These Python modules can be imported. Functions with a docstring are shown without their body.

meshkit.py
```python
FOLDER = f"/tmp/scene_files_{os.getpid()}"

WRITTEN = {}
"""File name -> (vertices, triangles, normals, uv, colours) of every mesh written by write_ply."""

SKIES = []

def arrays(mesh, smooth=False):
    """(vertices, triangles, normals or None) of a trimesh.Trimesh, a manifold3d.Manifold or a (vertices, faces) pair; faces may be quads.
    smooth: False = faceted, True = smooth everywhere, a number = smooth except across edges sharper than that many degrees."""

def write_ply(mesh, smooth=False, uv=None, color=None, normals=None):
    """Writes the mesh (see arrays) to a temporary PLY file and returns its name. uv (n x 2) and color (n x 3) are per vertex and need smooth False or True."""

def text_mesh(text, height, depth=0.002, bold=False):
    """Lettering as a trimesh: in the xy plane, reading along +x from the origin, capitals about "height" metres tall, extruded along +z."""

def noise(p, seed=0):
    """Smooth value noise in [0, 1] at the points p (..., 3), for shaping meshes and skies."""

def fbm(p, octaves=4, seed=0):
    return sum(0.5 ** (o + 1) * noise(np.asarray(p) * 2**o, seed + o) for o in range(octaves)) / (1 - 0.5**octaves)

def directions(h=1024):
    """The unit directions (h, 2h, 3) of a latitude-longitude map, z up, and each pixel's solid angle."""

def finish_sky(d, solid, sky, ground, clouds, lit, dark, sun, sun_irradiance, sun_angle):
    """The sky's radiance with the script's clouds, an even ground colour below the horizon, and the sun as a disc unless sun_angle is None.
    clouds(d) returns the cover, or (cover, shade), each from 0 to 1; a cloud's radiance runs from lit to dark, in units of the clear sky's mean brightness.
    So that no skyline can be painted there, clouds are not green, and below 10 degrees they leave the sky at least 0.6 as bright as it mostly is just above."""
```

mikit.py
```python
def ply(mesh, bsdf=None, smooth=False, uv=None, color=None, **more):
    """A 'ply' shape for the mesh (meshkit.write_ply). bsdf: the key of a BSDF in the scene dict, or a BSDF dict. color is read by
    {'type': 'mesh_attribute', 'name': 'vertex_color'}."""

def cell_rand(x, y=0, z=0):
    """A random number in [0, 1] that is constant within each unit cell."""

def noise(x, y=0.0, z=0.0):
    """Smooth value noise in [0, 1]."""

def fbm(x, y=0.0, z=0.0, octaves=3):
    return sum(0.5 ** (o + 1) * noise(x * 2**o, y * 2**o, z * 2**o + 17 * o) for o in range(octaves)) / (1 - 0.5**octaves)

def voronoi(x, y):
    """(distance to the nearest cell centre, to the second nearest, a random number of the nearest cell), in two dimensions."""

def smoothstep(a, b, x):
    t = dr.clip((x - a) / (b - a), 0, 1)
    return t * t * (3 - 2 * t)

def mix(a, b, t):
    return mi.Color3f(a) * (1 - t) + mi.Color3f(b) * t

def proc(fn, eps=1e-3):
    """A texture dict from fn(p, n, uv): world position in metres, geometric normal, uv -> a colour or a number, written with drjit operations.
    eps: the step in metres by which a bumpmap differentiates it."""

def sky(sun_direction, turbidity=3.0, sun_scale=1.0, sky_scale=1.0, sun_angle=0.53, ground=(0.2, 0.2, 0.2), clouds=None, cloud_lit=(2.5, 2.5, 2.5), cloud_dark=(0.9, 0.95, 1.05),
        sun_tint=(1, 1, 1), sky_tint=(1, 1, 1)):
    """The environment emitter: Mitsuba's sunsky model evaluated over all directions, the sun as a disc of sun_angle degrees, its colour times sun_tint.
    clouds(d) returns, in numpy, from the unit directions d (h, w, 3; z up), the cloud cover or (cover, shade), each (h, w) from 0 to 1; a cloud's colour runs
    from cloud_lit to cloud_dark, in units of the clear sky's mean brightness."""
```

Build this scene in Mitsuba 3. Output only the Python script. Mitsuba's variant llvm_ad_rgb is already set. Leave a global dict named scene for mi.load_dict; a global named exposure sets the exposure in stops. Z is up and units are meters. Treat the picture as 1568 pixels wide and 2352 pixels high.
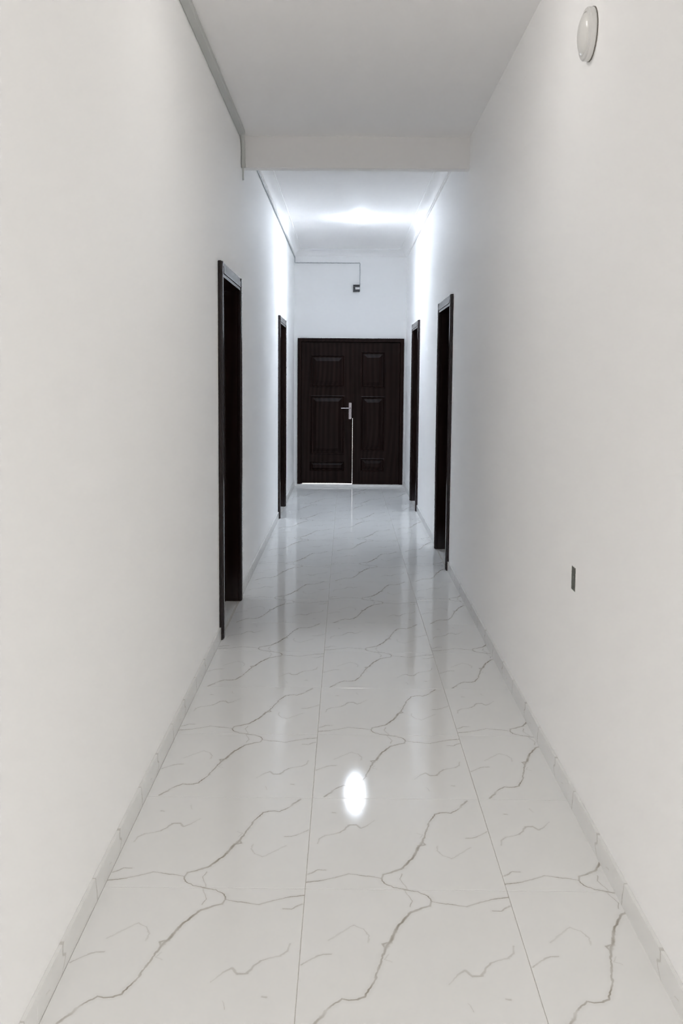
import math, random
import numpy as np, trimesh, drjit as dr, mitsuba as mi, mikit, meshkit
import manifold3d as m3
from mikit import proc, noise, fbm, smoothstep, mix

T = mi.ScalarTransform4f
scene, labels = {}, {}
rng = random.Random(7)

# ------------------------------------------------------------------ camera
F_PX, PITCH, YAW, ROLL, PPY, EYE_Z, EYE_X = 2139.5, 0.0926, -0.0044, 0.0076, 1064.1, 1.5194, 0.7203
cp, sp, cy, sy = math.cos(PITCH), math.sin(PITCH), math.cos(YAW), math.sin(YAW)
fwd = np.array([sy * cp, cy * cp, -sp])
rgt = np.array([cy, -sy, 0.0])
upv = np.cross(rgt, fwd)
upv = math.cos(ROLL) * upv - math.sin(ROLL) * rgt
eye = np.array([EYE_X, 0.0, EYE_Z])
scene['camera'] = {'type': 'perspective', 'fov': math.degrees(2 * math.atan(784 / F_PX)), 'fov_axis': 'x',
                   'principal_point_offset_x': 0.0, 'principal_point_offset_y': (1176 - PPY) / 2352, 'near_clip': 0.05, 'far_clip': 200.0,
                   'to_world': T().look_at(origin=eye.tolist(), target=(eye + fwd).tolist(), up=upv.tolist())}

# ------------------------------------------------------------------ light: overcast daylight through the open end behind the camera, one ceiling lamp, and an added fill lamp on the near ceiling
exposure = 0.06
SKY = 17.2
LAMP = (400.0, 446.0, 512.0)
FILL_LAMP = (46.0, 44.5, 43.0)  # radiance of the added fill lamp
FILL_Y = 3.4
scene['sky'] = mikit.sky((0.2, -0.6, 0.8), turbidity=4, sun_scale=0.0, sky_scale=SKY, ground=(0.56, 0.545, 0.53),
                         clouds=lambda d: (np.ones(d.shape[:2]), 0.25 * meshkit.fbm(d * 3.0, 3, 5)),
                         cloud_lit=(1.04, 1.02, 1.01), cloud_dark=(0.8, 0.79, 0.785))

# ------------------------------------------------------------------ dimensions (metres)
W, Y_BACK, D = 1.54, -1.2, 12.90            # corridor width, open end behind the camera, far wall
Z_NEAR, Z_FAR = 3.13, 3.24                 # ceiling heights before and beyond the dropped beam
BEAM_Y, BEAM_T, BEAM_Z = 6.45, 0.08, 2.920
WT = 0.20                                  # wall thickness
ROW0, COL0, TILE = 2.0455, 0.0101, 0.60    # tile grid
DOOR_W, CASE, DOOR_H = 0.85, 0.085, 2.075  # clear width, casing, clear height
SIDE_DOORS = [('left', 5.26), ('left', 9.88), ('right', 7.25), ('right', 10.50)]
DD_X0, DD_X1, DD_H = 0.10, 1.46, 1.995       # clear opening of the double door

# ------------------------------------------------------------------ materials
def two(b): return {'type': 'twosided', 'bsdf': b}
def rgb(*c): return {'type': 'rgb', 'value': list(c)}

def paint_fn(p, n, uv):
    m = fbm(p.x * 0.7 + p.y * 0.5, p.z * 0.7 + 3.0, p.y * 0.3, 3)
    return mix((0.92, 0.917, 0.91), (0.94, 0.937, 0.93), m)
scene['paint'] = two({'type': 'principled', 'base_color': proc(paint_fn), 'roughness': 0.65, 'specular': 0.25})
scene['ceiling_paint'] = two({'type': 'principled', 'base_color': rgb(0.91, 0.90, 0.89), 'roughness': 0.7, 'specular': 0.2})

# the vein drawing of one marble tile, in tile coordinates (0..1); every second row of tiles is turned half round
VEINS = [
    # (points, half width in tile units, strength)
    ([(.603, .945), (.618, .895), (.601, .855), (.549, .827), (.502, .798), (.475, .745), (.447, .697), (.425, .640), (.407, .579), (.382, .523), (.364, .470), (.352, .420),
      (.338, .360), (.324, .308), (.305, .254), (.28, .194), (.249, .176), (.215, .172), (.185, .177), (.14, .131), (.108, .082), (.075, .02)], .0052, .95),
    ([(.444, 1.03), (.500, 1.0), (.556, .983), (.603, .945)], .0048, .9),
    ([(.618, .895), (.655, .880), (.697, .882), (.740, .862), (.783, .855), (.825, .880), (.87, .903), (.93, .925), (1.0, .941)], .0040, .7),
    ([(.903, .822), (.942, .82), (.965, .845), (.995, .868)], .0035, .5),
    ([(.491, 1.0), (.508, .951), (.529, .904), (.511, .85)], .0036, .45),
    ([(.127, .574), (.175, .634), (.236, .693), (.283, .668), (.307, .614), (.300, .560)], .0042, .28),
    ([(.010, .400), (.068, .455), (.100, .473), (.135, .477)], .0048, .6),
    ([(.636, .278), (.676, .338), (.712, .372), (.739, .334), (.782, .34), (.808, .39), (.836, .425), (.875, .446), (.914, .461), (.940, .495), (.951, .545)], .0042, .55),
    ([(.386, .523), (.401, .570), (.372, .552), (.382, .523)], .0045, .7),
    ([(.39, .478), (.37, .44), (.40, .42)], .0036, .4),
    ([(.70, .16), (.715, .11)], .003, .25), ([(.86, .19), (.875, .185)], .004, .5),
]
def vein_amount(x, y):
    wx = x + 0.010 * (noise(x * 26, y * 26, 1.3) - 0.5) + 0.006 * (noise(x * 75, y * 75, 4.1) - 0.5)
    wy = y + 0.010 * (noise(x * 26, y * 26, 7.7) - 0.5) + 0.006 * (noise(x * 75, y * 75, 9.4) - 0.5)
    grain = 0.22 + 1.1 * noise(x * 17, y * 17, 2.2)
    total = mi.Float(0)
    for pts, hw, s in VEINS:
        best = mi.Float(9)
        for (ax, ay), (bx, by) in zip(pts[:-1], pts[1:]):
            dx, dy = bx - ax, by - ay
            t = dr.clip(((wx - ax) * dx + (wy - ay) * dy) / (dx * dx + dy * dy), 0, 1)
            best = dr.minimum(best, dr.square(wx - ax - t * dx) + dr.square(wy - ay - t * dy))
        d = dr.sqrt(best)
        w = hw * (0.55 + 1.35 * noise(x * 11, y * 11, 5.0))
        total = dr.maximum(total, s * (0.85 * (1 - smoothstep(0.25 * w, 1.35 * w, d)) + 0.12 * (1 - smoothstep(0, 6 * hw, d))))
    return dr.clip(total * grain, 0, 1)
def marble_fn(p, n, uv):
    base = mix((0.875, 0.872, 0.855), (0.90, 0.897, 0.885), fbm(uv.x * 3.1, uv.y * 3.1, 2.0, 3))
    return mix(base, (0.31, 0.275, 0.22), 0.85 * vein_amount(uv.x, uv.y))
scene['marble'] = two({'type': 'blendbsdf', 'weight': 0.58, 'matt': {'type': 'diffuse', 'reflectance': proc(marble_fn)},
                       'glazed': {'type': 'roughplastic', 'diffuse_reflectance': proc(marble_fn), 'alpha': 0.009, 'int_ior': 1.5, 'nonlinear': False}})
scene['grout'] = two({'type': 'diffuse', 'reflectance': rgb(0.62, 0.595, 0.555)})

def wood_fn(p, n, uv):
    g = fbm(p.x * 22 + p.y * 22, p.z * 1.6, 1.0, 4)
    s = 0.5 + 0.5 * dr.sin((p.x + p.y) * 95 + 14 * noise(p.x * 3 + p.y * 3, p.z * 1.1))
    return mix((0.010, 0.0050, 0.0045), (0.034, 0.015, 0.0125), 0.6 * g + 0.4 * s)
scene['dark_wood'] = two({'type': 'roughplastic', 'diffuse_reflectance': proc(wood_fn), 'alpha': 0.05, 'int_ior': 1.5, 'nonlinear': True})
scene['door_wood'] = two({'type': 'roughplastic', 'diffuse_reflectance': proc(wood_fn), 'specular_reflectance': 0.25, 'alpha': 0.12, 'int_ior': 1.4, 'nonlinear': True})
scene['chrome'] = {'type': 'roughconductor', 'material': 'Cr', 'alpha': 0.2, 'specular_reflectance': rgb(0.75, 0.72, 0.70)}
scene['white_plastic'] = two({'type': 'roughplastic', 'diffuse_reflectance': rgb(0.80, 0.79, 0.77), 'alpha': 0.15})
scene['opal'] = two({'type': 'roughplastic', 'diffuse_reflectance': rgb(0.84, 0.83, 0.80), 'alpha': 0.08})
scene['grey_plastic'] = two({'type': 'roughplastic', 'diffuse_reflectance': rgb(0.66, 0.67, 0.645), 'alpha': 0.25})
scene['pale_cable'] = two({'type': 'roughplastic', 'diffuse_reflectance': rgb(0.52, 0.54, 0.55), 'alpha': 0.3})
scene['gasket_rubber'] = two({'type': 'diffuse', 'reflectance': rgb(0.22, 0.21, 0.19)})
scene['black_plastic'] = two({'type': 'roughplastic', 'diffuse_reflectance': rgb(0.018, 0.02, 0.022), 'alpha': 0.25})
scene['box_metal'] = two({'type': 'principled', 'base_color': rgb(0.22, 0.23, 0.21), 'roughness': 0.5, 'metallic': 0.0})

# ------------------------------------------------------------------ helpers
def box(x0, x1, y0, y1, z0, z1):
    b = trimesh.creation.box((x1 - x0, y1 - y0, z1 - z0))
    b.apply_translation(((x0 + x1) / 2, (y0 + y1) / 2, (z0 + z1) / 2))
    return b
def chamfer_box(x0, x1, y0, y1, z0, z1, c):
    """A box with its edges bevelled by c: the hull of three shrunken boxes."""
    pts = []
    for sx, x in ((-1, x0), (1, x1)):
        for sy_, y in ((-1, y0), (1, y1)):
            for sz, z in ((-1, z0), (1, z1)):
                pts += [(x, y - sy_ * c, z - sz * c), (x - sx * c, y, z - sz * c), (x - sx * c, y - sy_ * c, z)]
    return trimesh.convex.convex_hull(np.array(pts))
def cbox(a, b):
    lo, hi = np.minimum(a, b), np.maximum(a, b)
    return m3.Manifold.cube([float(v) for v in hi - lo]).translate([float(v) for v in lo])
def cat(*m): return trimesh.util.concatenate([x for x in m])
def numbered(name):
    key, i = name, 0
    while key in scene or any(k.startswith(key + '__') for k in scene) or key in labels:
        i += 1
        key = f'{name}_{i:03d}'
    return key
def part(parent, name, mesh, bsdf, smooth=False, label=None, uv=None, **more):
    base = f'{parent}__{name}'
    key, i = base, 0
    while key in scene:
        i += 1
        key = f'{base}_{i:03d}'
    scene[key] = mikit.ply(mesh, bsdf, smooth=smooth, uv=uv, **more)
    if label:
        labels[key] = {'label': label}
    return key
def tag(key, label, category, kind=None, group=None):
    labels[key] = {'label': label, 'category': category}
    if kind: labels[key]['kind'] = kind
    if group: labels[key]['group'] = group
def lathe(profile, n=48, axis='z'):
    m = trimesh.creation.revolve(np.array(profile), sections=n)
    if axis == 'x': m.apply_transform(trimesh.transformations.rotation_matrix(-math.pi / 2, [0, 1, 0]))   # +z -> -x
    return m
def tube(points, r, n=12):
    """A round tube along a polyline (open, capped)."""
    P = np.array(points, float)
    rings, prev = [], None
    for i, c in enumerate(P):
        t = P[min(i + 1, len(P) - 1)] - P[max(i - 1, 0)]
        t /= np.linalg.norm(t)
        a = np.cross(t, [0.3, 0.2, 0.9] if prev is None else np.cross(prev, t))
        a /= np.linalg.norm(a)
        b = np.cross(t, a)
        prev = a
        ang = np.arange(n) * 2 * math.pi / n
        rings.append(c + r * (np.cos(ang)[:, None] * a + np.sin(ang)[:, None] * b))
    v = np.vstack(rings + [P[:1], P[-1:]])
    f, k = [], len(P)
    for i in range(k - 1):
        for j in range(n):
            a0, a1 = i * n + j, i * n + (j + 1) % n
            f += [(a0, a1, a1 + n), (a0, a1 + n, a0 + n)]
    for j in range(n):
        f += [(k * n, (j + 1) % n, j), (k * n + 1, (k - 1) * n + j, (k - 1) * n + (j + 1) % n)]
    m = trimesh.Trimesh(v, f, process=False)
    m.fix_normals()
    return m
def rounded_path(pts, r, n=8):
    pts = [np.array(p, float) for p in pts]
    out = [pts[0]]
    for a, b, c in zip(pts[:-2], pts[1:-1], pts[2:]):
        u, v = (a - b) / np.linalg.norm(a - b), (c - b) / np.linalg.norm(c - b)
        p0, p2 = b + u * r, b + v * r
        for t in np.linspace(0, 1, n):
            out.append((1 - t) ** 2 * p0 + 2 * t * (1 - t) * b + t * t * p2)
    return out + [pts[-1]]

# ------------------------------------------------------------------ structure: walls
X = {'left': (0.0, -1.0), 'right': (W, 1.0)}       # wall plane, direction out of the corridor
SOCKET = (3.288, 0.806, 0.052, 0.084)              # y, z, width, height of the open socket box in the right wall
for side in ('left', 'right'):
    x, s = X[side]
    m = cbox((x, Y_BACK, -0.10), (x + s * WT, D + 0.2, 3.45))
    for sd, y0 in SIDE_DOORS:
        if sd == side:
            m -= cbox((x - s * 0.1, y0 + CASE - 0.03, -0.2), (x + s * (WT + 0.1), y0 + CASE + DOOR_W + 0.03, DOOR_H + 0.03))
    if side == 'right':
        y, z, w, h = SOCKET
        m -= cbox((x - 0.1, y - w / 2, z - h / 2), (x + 0.05, y + w / 2, z + h / 2))
    scene[f'wall_{side}'] = mikit.ply(m, 'paint')
m = cbox((-WT, D, -0.10), (W + WT, D + 0.2, 3.45)) - cbox((DD_X0 - 0.05, D - 0.1, -0.2), (DD_X1 + 0.05, D + 0.3, DD_H + 0.05))
scene['wall_far'] = mikit.ply(m, 'paint')
tag('wall_left', 'long plain white wall on the left with two dark doors', 'wall', 'structure')
tag('wall_right', 'long plain white wall on the right with round lamp and socket hole', 'wall', 'structure')
tag('wall_far', 'white end wall above and around the dark double door', 'wall', 'structure')

# ceiling, dropped beam, cornices
scene['ceiling'] = mikit.ply(cat(box(-WT, W + WT, Y_BACK, BEAM_Y + 0.02, Z_NEAR, Z_NEAR + 0.2), box(-WT, W + WT, BEAM_Y + 0.02, D + 0.2, Z_FAR, Z_FAR + 0.14)), 'ceiling_paint')
tag('ceiling', 'smooth white ceiling of the corridor before and beyond the beam', 'ceiling', 'structure')
scene['beam'] = mikit.ply(chamfer_box(-0.02, W + 0.02, BEAM_Y, BEAM_Y + BEAM_T, BEAM_Z, Z_FAR + 0.05, 0.004), 'ceiling_paint')
tag('beam', 'white dropped beam crossing the corridor under the ceiling', 'beam', 'structure')
def cornice_profile():
    c, h = 0.10, 0.095
    pts = [(0, 0), (0.014, 0), (0.014, 0.012), (0.020, 0.014)]
    for a in np.linspace(0, math.pi / 2, 9):
        pts.append((0.020 + (c - 0.034) * (1 - math.cos(a)), 0.014 + (h - 0.026) * math.sin(a)))
    pts += [(c - 0.012, h - 0.010), (c, h - 0.010), (c, h), (0, h)]
    return pts            # (out from the wall, up from the lower edge)
def extrude_profile(place, a, b):
    """place(u, w, t) -> xyz for profile point (u, w) at t along the run."""
    from shapely.geometry import Polygon
    pr = cornice_profile()
    m = trimesh.creation.extrude_polygon(Polygon(pr), b - a, engine='earcut')
    m.vertices = np.array([place(u, w, a + t) for u, w, t in m.vertices])
    m.fix_normals()
    return m
ZC = Z_FAR - 0.095
scene['trim_1'] = mikit.ply(extrude_profile(lambda u, w, t: (u, t, ZC + w), BEAM_Y + BEAM_T, D), 'ceiling_paint', smooth=35)
scene['trim_2'] = mikit.ply(extrude_profile(lambda u, w, t: (W - u, t, ZC + w), BEAM_Y + BEAM_T, D), 'ceiling_paint', smooth=35)
scene['trim_3'] = mikit.ply(extrude_profile(lambda u, w, t: (t, D - u, ZC + w), 0.0, W), 'ceiling_paint', smooth=35)
tag('trim_1', 'white coved cornice along the left wall beyond the beam', 'cornice', 'structure')
tag('trim_2', 'white coved cornice along the right wall beyond the beam', 'cornice', 'structure')
tag('trim_3', 'white coved cornice above the end wall', 'cornice', 'structure')

# ------------------------------------------------------------------ floor: grout bed and marble tiles
scene['floor'] = mikit.ply(box(-WT, W + WT, Y_BACK, D + 0.2, -0.10, -0.0025), 'grout')
tag('floor', 'polished white marble tile floor with grey veins', 'floor', 'structure')
G, CH = 0.0009, 0.0009
def tile_mesh(w, l, turned):
    m = chamfer_box(G, w - G, G, l - G, -0.012, 0.0, CH)
    m = trimesh.Trimesh(m.vertices[m.faces].reshape(-1, 3), np.arange(len(m.faces) * 3).reshape(-1, 3), process=False)
    uv = m.vertices[:, :2] / TILE
    if turned: uv = 1 - uv
    return mikit.ply(m, 'marble', uv=uv)
cols = [(COL0, TILE), (COL0 + TILE, TILE), (COL0 + 2 * TILE, W - 0.008 - COL0 - 2 * TILE)]
shared = {}
i = 0
r0 = math.ceil((Y_BACK - ROW0) / TILE)
for r in range(r0, 19):
    y = ROW0 + r * TILE
    l = min(TILE, D - y)
    if l < 0.02: continue
    for x, w in cols:
        k = (round(w, 4), round(l, 4), r % 2)
        if k not in shared: shared[k] = tile_mesh(w, l, r % 2 == 1)
        key = 'floor__tile' + (f'_{i:03d}' if i else '')
        scene[key] = {**shared[k], 'to_world': T().translate([x, y, 0])}
        i += 1

# skirting of the same marble, between the doors
for side in ('left', 'right'):
    edges = [Y_BACK] + [e for sd, y0 in SIDE_DOORS if sd == side for e in (y0, y0 + 2 * CASE + DOOR_W)] + [D]
    for a, b in zip(edges[::2], edges[1::2]):
        cuts = [a] + [ROW0 + TILE * k for k in range(-6, 20) if a + 0.05 < ROW0 + TILE * k < b - 0.05] + [b]
        for c, d in zip(cuts[:-1], cuts[1:]):
            # each run wraps the tile drawing: v restarts with every tile
            x, s = X[side]
            m = chamfer_box(min(x, x - s * 0.010), max(x, x - s * 0.010), c + 0.0001, d - 0.0001, -0.002, 0.074, 0.0006)
            m = trimesh.Trimesh(m.vertices[m.faces].reshape(-1, 3), np.arange(len(m.faces) * 3).reshape(-1, 3), process=False)
            k = math.floor((0.5 * (c + d) - ROW0) / TILE)
            v = (m.vertices[:, 1] - ROW0) / TILE - k
            u = 0.66 + m.vertices[:, 2] / TILE
            part(f'baseboard_{side}', 'skirting_tile', m, 'marble', uv=np.stack([u, v], 1))
    tag(f'baseboard_{side}', f'low marble skirting along the foot of the {side} wall', 'skirting', 'structure')

# ------------------------------------------------------------------ doors
def lever_handle(out=1.0):
    """Lever on a long plate, in the plane y = 0 facing -y, lever towards -x; origin at the spindle."""
    plate = chamfer_box(-0.021, 0.021, -0.007, 0.0, -0.155, 0.075, 0.003)
    rose = trimesh.creation.cylinder(0.013, 0.045, sections=20)
    rose.apply_transform(trimesh.transformations.rotation_matrix(math.pi / 2, [1, 0, 0]))
    rose.apply_translation([0, -0.026, 0.0])
    lever = tube(rounded_path([(0, -0.03, 0), (0, -0.052, 0), (-0.125, -0.050, -0.004)], 0.012), 0.0095, 14)
    key = trimesh.creation.cylinder(0.011, 0.012, sections=16)
    key.apply_transform(trimesh.transformations.rotation_matrix(math.pi / 2, [1, 0, 0]))
    key.apply_translation([0, -0.011, -0.085])
    return plate, cat(rose, lever), key
def raised_panel(x0, x1, z0, z1, y, depth=0.012):
    """A fielded panel facing -y: moulding slope, groove, bevel up to a raised centre."""
    def ring(d, yy): return [(x0 + d, yy, z0 + d), (x1 - d, yy, z0 + d), (x1 - d, yy, z1 - d), (x0 + d, yy, z1 - d)]
    steps = [(0.0, y), (0.0, y - 0.006), (0.010, y - 0.010), (0.020, y - 0.002), (0.026, y + depth), (0.040, y + depth), (0.085, y - 0.001), (0.090, y - 0.001)]
    m = min(x1 - x0, z1 - z0) / 2 - 0.02
    steps = [(min(d, m * d / 0.09 if m < 0.09 else d), yy) for d, yy in steps]
    v, f = [], []
    for d, yy in steps: v += ring(d, yy)
    for k in range(len(steps) - 1):
        for j in range(4):
            a, b = 4 * k + j, 4 * k + (j + 1) % 4
            f += [(a, b, b + 4), (a, b + 4, a + 4)]
    k = 4 * (len(steps) - 1)
    f += [(k, k + 1, k + 2), (k, k + 2, k + 3)]
    return trimesh.Trimesh(v, f, process=False)
def leaf_meshes(w, h, th, panels, x0=0.0, z0=0.0):
    """Stiles and rails with openings, and the panels that fill them; front at y = 0 facing -y."""
    m = cbox((x0, 0, z0), (x0 + w, th, z0 + h))
    out = []
    for a, b, c, d in panels:
        m -= cbox((x0 + a, -0.05, z0 + c), (x0 + b, 0.016, z0 + d))
        out.append(raised_panel(x0 + a, x0 + b, z0 + c, z0 + d, 0.001))
    return m, out
def placed(mesh, M):
    v, f, _ = meshkit.arrays(mesh)
    v = v @ M[:3, :3].T + M[:3, 3]
    m = trimesh.Trimesh(v, f, process=False)
    if np.linalg.det(M[:3, :3]) < 0: m.invert()
    return m

def side_door(key, side, y0, label):
    """Casing on the wall face, jambs lining the opening, a panelled leaf at the back of the reveal."""
    x, s = X[side]
    # local frame: lx along the corridor from the casing's near edge, ly out of the corridor, lz up
    M = np.array([[0, s, 0, x], [1, 0, 0, y0], [0, 0, 1, 0], [0, 0, 0, 1.0]])
    P = lambda mesh: placed(mesh, M)
    Wd, H, C = DOOR_W, DOOR_H, CASE
    tot = Wd + 2 * C
    def moulding(a, b, c, d, vertical):
        body = chamfer_box(a, b, -0.020, 0.0, c, d, 0.003)
        if vertical: bead = chamfer_box(a + 0.022, b - 0.022, -0.024, -0.019, c, d, 0.0015)
        else: bead = chamfer_box(a, b, -0.024, -0.019, c + 0.022, d - 0.022, 0.0015)
        return cat(body, bead)
    part(key, 'casing', P(moulding(0, C, 0, H + C, True)), 'dark_wood')
    part(key, 'casing', P(moulding(C + Wd, tot, 0, H + C, True)), 'dark_wood')
    part(key, 'casing', P(moulding(C, C + Wd, H, H + C, False)), 'dark_wood')
    lin = [box(C - 0.03, C, 0, WT, 0, H + 0.03), box(C + Wd, C + Wd + 0.03, 0, WT, 0, H + 0.03), box(C, C + Wd, 0, WT, H, H + 0.03)]
    stop = [box(C, C + 0.015, 0.085, 0.12, 0, H), box(C + Wd - 0.015, C + Wd, 0.085, 0.12, 0, H), box(C + 0.015, C + Wd - 0.015, 0.085, 0.12, H - 0.015, H)]
    part(key, 'jamb', P(cat(*lin)), 'dark_wood')
    part(key, 'door_stop', P(cat(*stop)), 'dark_wood')
    w, h = Wd - 0.008, H - 0.012
    body, pans = leaf_meshes(w, h, 0.04, [(0.12, w / 2 - 0.05, 0.20, 0.86), (w / 2 + 0.05, w - 0.12, 0.20, 0.86), (0.12, w / 2 - 0.05, 1.06, h - 0.14), (w / 2 + 0.05, w - 0.12, 1.06, h - 0.14)])
    L = M @ np.array([[1, 0, 0, C + 0.004], [0, 1, 0, 0.122], [0, 0, 1, 0.008], [0, 0, 0, 1.0]])
    lf = part(key, 'leaf', placed(body, L), 'dark_wood')
    for pn in pans: part(lf, 'panel', placed(pn, L), 'dark_wood')
    pl, lv, kc = lever_handle()
    Hn = L @ np.array([[-1, 0, 0, 0.06], [0, 1, 0, 0], [0, 0, 1, 1.0], [0, 0, 0, 1.0]])
    part(lf, 'door_handle', placed(cat(pl, lv, kc), Hn), 'chrome', smooth=35, label='chrome lever handle')
    part(key, 'threshold', P(box(C - 0.02, C + Wd + 0.02, 0.004, WT, -0.010, 0.0)), 'marble', uv=np.full((8, 2), 0.9))
    tag(key, label, 'door', 'structure')
side_door('door_1', *SIDE_DOORS[0], 'nearest dark door in the left wall, with glossy dark casing')
side_door('door_2', *SIDE_DOORS[1], 'far dark door in the left wall, beside the end wall')
side_door('door_3', *SIDE_DOORS[2], 'nearest dark door in the right wall, with glossy dark casing')
side_door('door_4', *SIDE_DOORS[3], 'far narrow-looking dark door in the right wall, beside the double door')

# the double door at the end of the corridor
K = 'door_5'
fr, SILL = 0.05, 0.030
part(K, 'frame_post', chamfer_box(DD_X0 - fr, DD_X0, D - 0.03, D + 0.12, SILL, DD_H + fr, 0.004), 'door_wood')
part(K, 'frame_post', chamfer_box(DD_X1, DD_X1 + fr, D - 0.03, D + 0.12, SILL, DD_H + fr, 0.004), 'door_wood')
part(K, 'frame_head', chamfer_box(DD_X0 - fr, DD_X1 + fr, D - 0.03, D + 0.12, DD_H, DD_H + fr, 0.004), 'door_wood')
split = 0.812
def big_leaf(x0, x1, z0, panels):
    w, h = x1 - x0, DD_H - 0.006 - z0
    body, pans = leaf_meshes(w, h, 0.045, panels(w, h))
    M = np.array([[1, 0, 0, x0], [0, 1, 0, D + 0.005], [0, 0, 1, z0], [0, 0, 0, 1.0]])
    lf = part(K, 'leaf', placed(body, M), 'door_wood')
    for pn in pans: part(lf, 'panel', placed(pn, M), 'door_wood')
    return lf
lf1 = big_leaf(DD_X0 + 0.003, split - 0.0025, SILL + 0.012, lambda w, h: [(0.12, w - 0.11, 0.17, 0.30), (0.12, w - 0.11, 0.40, 1.22), (0.12, w - 0.11, 1.33, h - 0.17)])
lf2 = big_leaf(split + 0.0025, DD_X1 - 0.003, SILL + 0.003, lambda w, h: [(0.11, w - 0.20, 0.17, 0.36), (0.11, w - 0.20, 0.46, 1.22), (0.11, w - 0.20, 1.33, h - 0.12)])
# rebate strip that closes the gap between the leaves down to the handle; below it the leaves stand slightly apart
part(lf2, 'meeting_strip', chamfer_box(split - 0.022, split + 0.030, D + 0.0505, D + 0.062, 0.95, DD_H - 0.01, 0.002), 'door_wood')
pl, lv, kc = lever_handle()
Hn = np.array([[1, 0, 0, split - 0.035], [0, 1, 0, D + 0.005], [0, 0, 1, 1.09], [0, 0, 0, 1.0]])
part(lf1, 'door_handle', placed(cat(pl, lv), Hn), 'chrome', smooth=35, label='bright chrome lever handle')
part(lf1, 'keyhole', placed(kc, Hn), 'chrome', smooth=35)
part(K, 'door_sill', box(DD_X0 - fr, DD_X1 + fr, D - 0.035, D + 0.2, -0.010, SILL), 'marble', uv=np.full((8, 2), 0.9), label='white marble sill')
part(K, 'door_stop', box(DD_X0, DD_X1, D + 0.053, D + 0.075, DD_H - 0.02, DD_H), 'door_wood')
for xs in (DD_X0, DD_X1 - 0.015):
    part(K, 'door_stop', box(xs, xs + 0.015, D + 0.053, D + 0.075, SILL, DD_H - 0.02), 'door_wood')
tag(K, 'dark brown panelled wooden double door closing the end of the corridor', 'door', 'structure')

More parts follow.
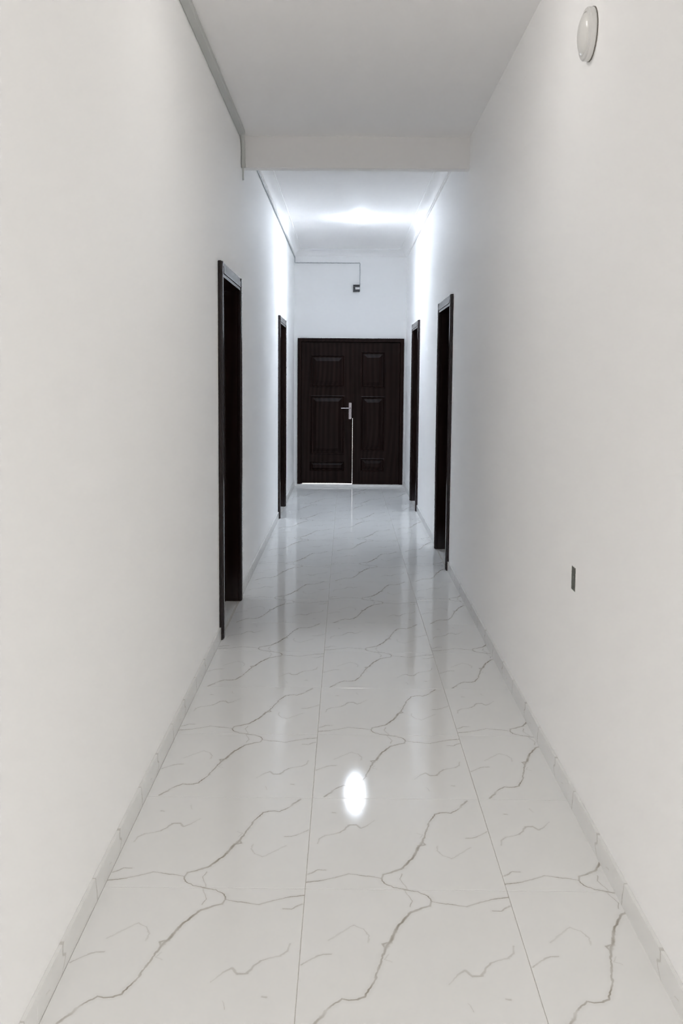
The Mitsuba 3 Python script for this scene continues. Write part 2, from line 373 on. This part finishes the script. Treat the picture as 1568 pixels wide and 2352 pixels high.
# ------------------------------------------------------------------ lamps and fittings
def globe_lamp(x, y, z, radiance, label):
    k = numbered('ceiling_light')
    base = lathe([(0, 0), (0.058, 0), (0.060, -0.002), (0.058, -0.007), (0, -0.007)][::-1])
    base.apply_translation([x, y, z])
    part(k, 'base', base, 'white_plastic', smooth=35)
    prof = [(0.076 * math.sin(a), -0.009 - 0.034 * math.cos(a)) for a in np.linspace(0.0, math.pi / 2, 14)] + [(0.072, -0.007), (0.0, -0.007)]
    globe = lathe(prof)
    globe.apply_translation([x, y, z])
    globe.fix_normals()
    part(k, 'diffuser', globe, 'opal', smooth=60, emitter={'type': 'area', 'radiance': rgb(*radiance)}, label='glowing white dome')
    tag(k, label, 'ceiling light')
globe_lamp(0.86, 10.25, Z_FAR, LAMP, 'lit white dome lamp on the ceiling in front of the double door')
globe_lamp(0.80, FILL_Y, Z_NEAR, FILL_LAMP, 'added fill lamp on the near ceiling before the dropped beam, above the frame')  # added out of frame to brighten the near ceiling and mid corridor

k = numbered('wall_lamp')
LY, LZ = 3.275, 2.679
ring = lathe([(0, 0), (0.083, 0), (0.085, 0.004), (0.085, 0.020), (0.081, 0.025), (0.070, 0.027), (0.068, 0.022), (0, 0.022)], 64, 'x')
dome = lathe([(0.069, 0.02)] + [(0.069 * math.cos(a), 0.022 + 0.022 * math.sin(a)) for a in np.linspace(0.1, math.pi / 2, 10)], 64, 'x')
for m in (ring, dome): m.apply_translation([W, LY, LZ]); m.fix_normals()
gasket = lathe([(0.0, 0.0), (0.0865, 0.0), (0.0865, 0.004), (0.0, 0.004)], 64, 'x')
gasket.apply_translation([W, LY, LZ])
gasket.fix_normals()
part(k, 'gasket', gasket, 'gasket_rubber', smooth=35, label='grey ring against the wall')
part(k, 'rim', ring, 'white_plastic', smooth=35)
part(k, 'diffuser', dome, 'opal', smooth=60)
tag(k, 'round white wall lamp, unlit, high on the right wall', 'wall lamp')

# open socket box, sunk into the right wall
k = numbered('socket_box')
y, z, w, h = SOCKET
shell = (cbox((W - 0.0015, y - w / 2, z - h / 2), (W + 0.048, y + w / 2, z + h / 2)) - cbox((W - 0.01, y - w / 2 + 0.002, z - h / 2 + 0.002), (W + 0.046, y + w / 2 - 0.002, z + h / 2 - 0.002)))
part(k, 'box', shell, 'box_metal')
for ya in (y - w / 2 + 0.002, y + w / 2 - 0.014):
    part(k, 'lug', box(W + 0.004, W + 0.007, ya, ya + 0.012, z - 0.006, z + 0.006), 'box_metal')
tag(k, 'dark open socket box sunk in the right wall at hip height', 'socket box')

# grey conduit along the left wall under the near ceiling, turning down the beam
k = numbered('cable_conduit')
trunk = chamfer_box(0.001, 0.042, Y_BACK + 0.01, BEAM_Y - 0.15, Z_NEAR - 0.030, Z_NEAR, 0.003)
part(k, 'trunking', trunk, 'grey_plastic')
elbow = tube(rounded_path([(0.0145, BEAM_Y - 0.16, Z_NEAR - 0.016), (0.0145, BEAM_Y - 0.016, Z_NEAR - 0.016), (0.0145, BEAM_Y - 0.016, BEAM_Z + 0.02)], 0.11), 0.0135, 16)
part(k, 'elbow', elbow, 'grey_plastic', smooth=35)
cpl = trimesh.creation.cylinder(0.0150, 0.03, sections=20)
cpl.apply_translation([0.0162, BEAM_Y - 0.0165, BEAM_Z + 0.012])
part(k, 'coupling', cpl, 'grey_plastic', smooth=35)
part(k, 'tail', tube(rounded_path([(0.014, BEAM_Y - 0.016, BEAM_Z + 0.0), (0.013, BEAM_Y - 0.014, BEAM_Z - 0.055), (0.010, BEAM_Y + 0.02, BEAM_Z - 0.075)], 0.015), 0.006, 10), 'grey_plastic', smooth=35)
tag(k, 'grey cable conduit along the top of the left wall, bending down the beam', 'conduit')

# thin cable under the far cornice, across the end wall and down to the small box
k = numbered('cable')
CZ = ZC - 0.010
part_path = rounded_path([(0.007, BEAM_Y + BEAM_T + 0.02, CZ), (0.007, D - 0.007, CZ), (0.007, D - 0.007, CZ - 0.072), (0.896, D - 0.007, CZ - 0.072), (0.896, D - 0.007, 2.765)], 0.012)
scene[k] = mikit.ply(tube(part_path, 0.0065, 10), 'pale_cable', smooth=35)
tag(k, 'thin grey cable under the left cornice and across the end wall', 'cable')
k = numbered('junction_box')
jx, jz = 0.850, 2.722
shell = cbox((jx - 0.045, D - 0.045, jz - 0.047), (jx + 0.045, D, jz + 0.047)) - cbox((jx - 0.021, D - 0.06, jz - 0.020), (jx + 0.06, D - 0.02, jz + 0.020))
part(k, 'housing', shell, 'black_plastic')
part(k, 'insert', chamfer_box(jx - 0.018, jx + 0.043, D - 0.034, D - 0.019, jz - 0.017, jz + 0.017, 0.003), 'white_plastic', label='pale insert')
tag(k, 'small black box at the cable end above the double door', 'junction box')
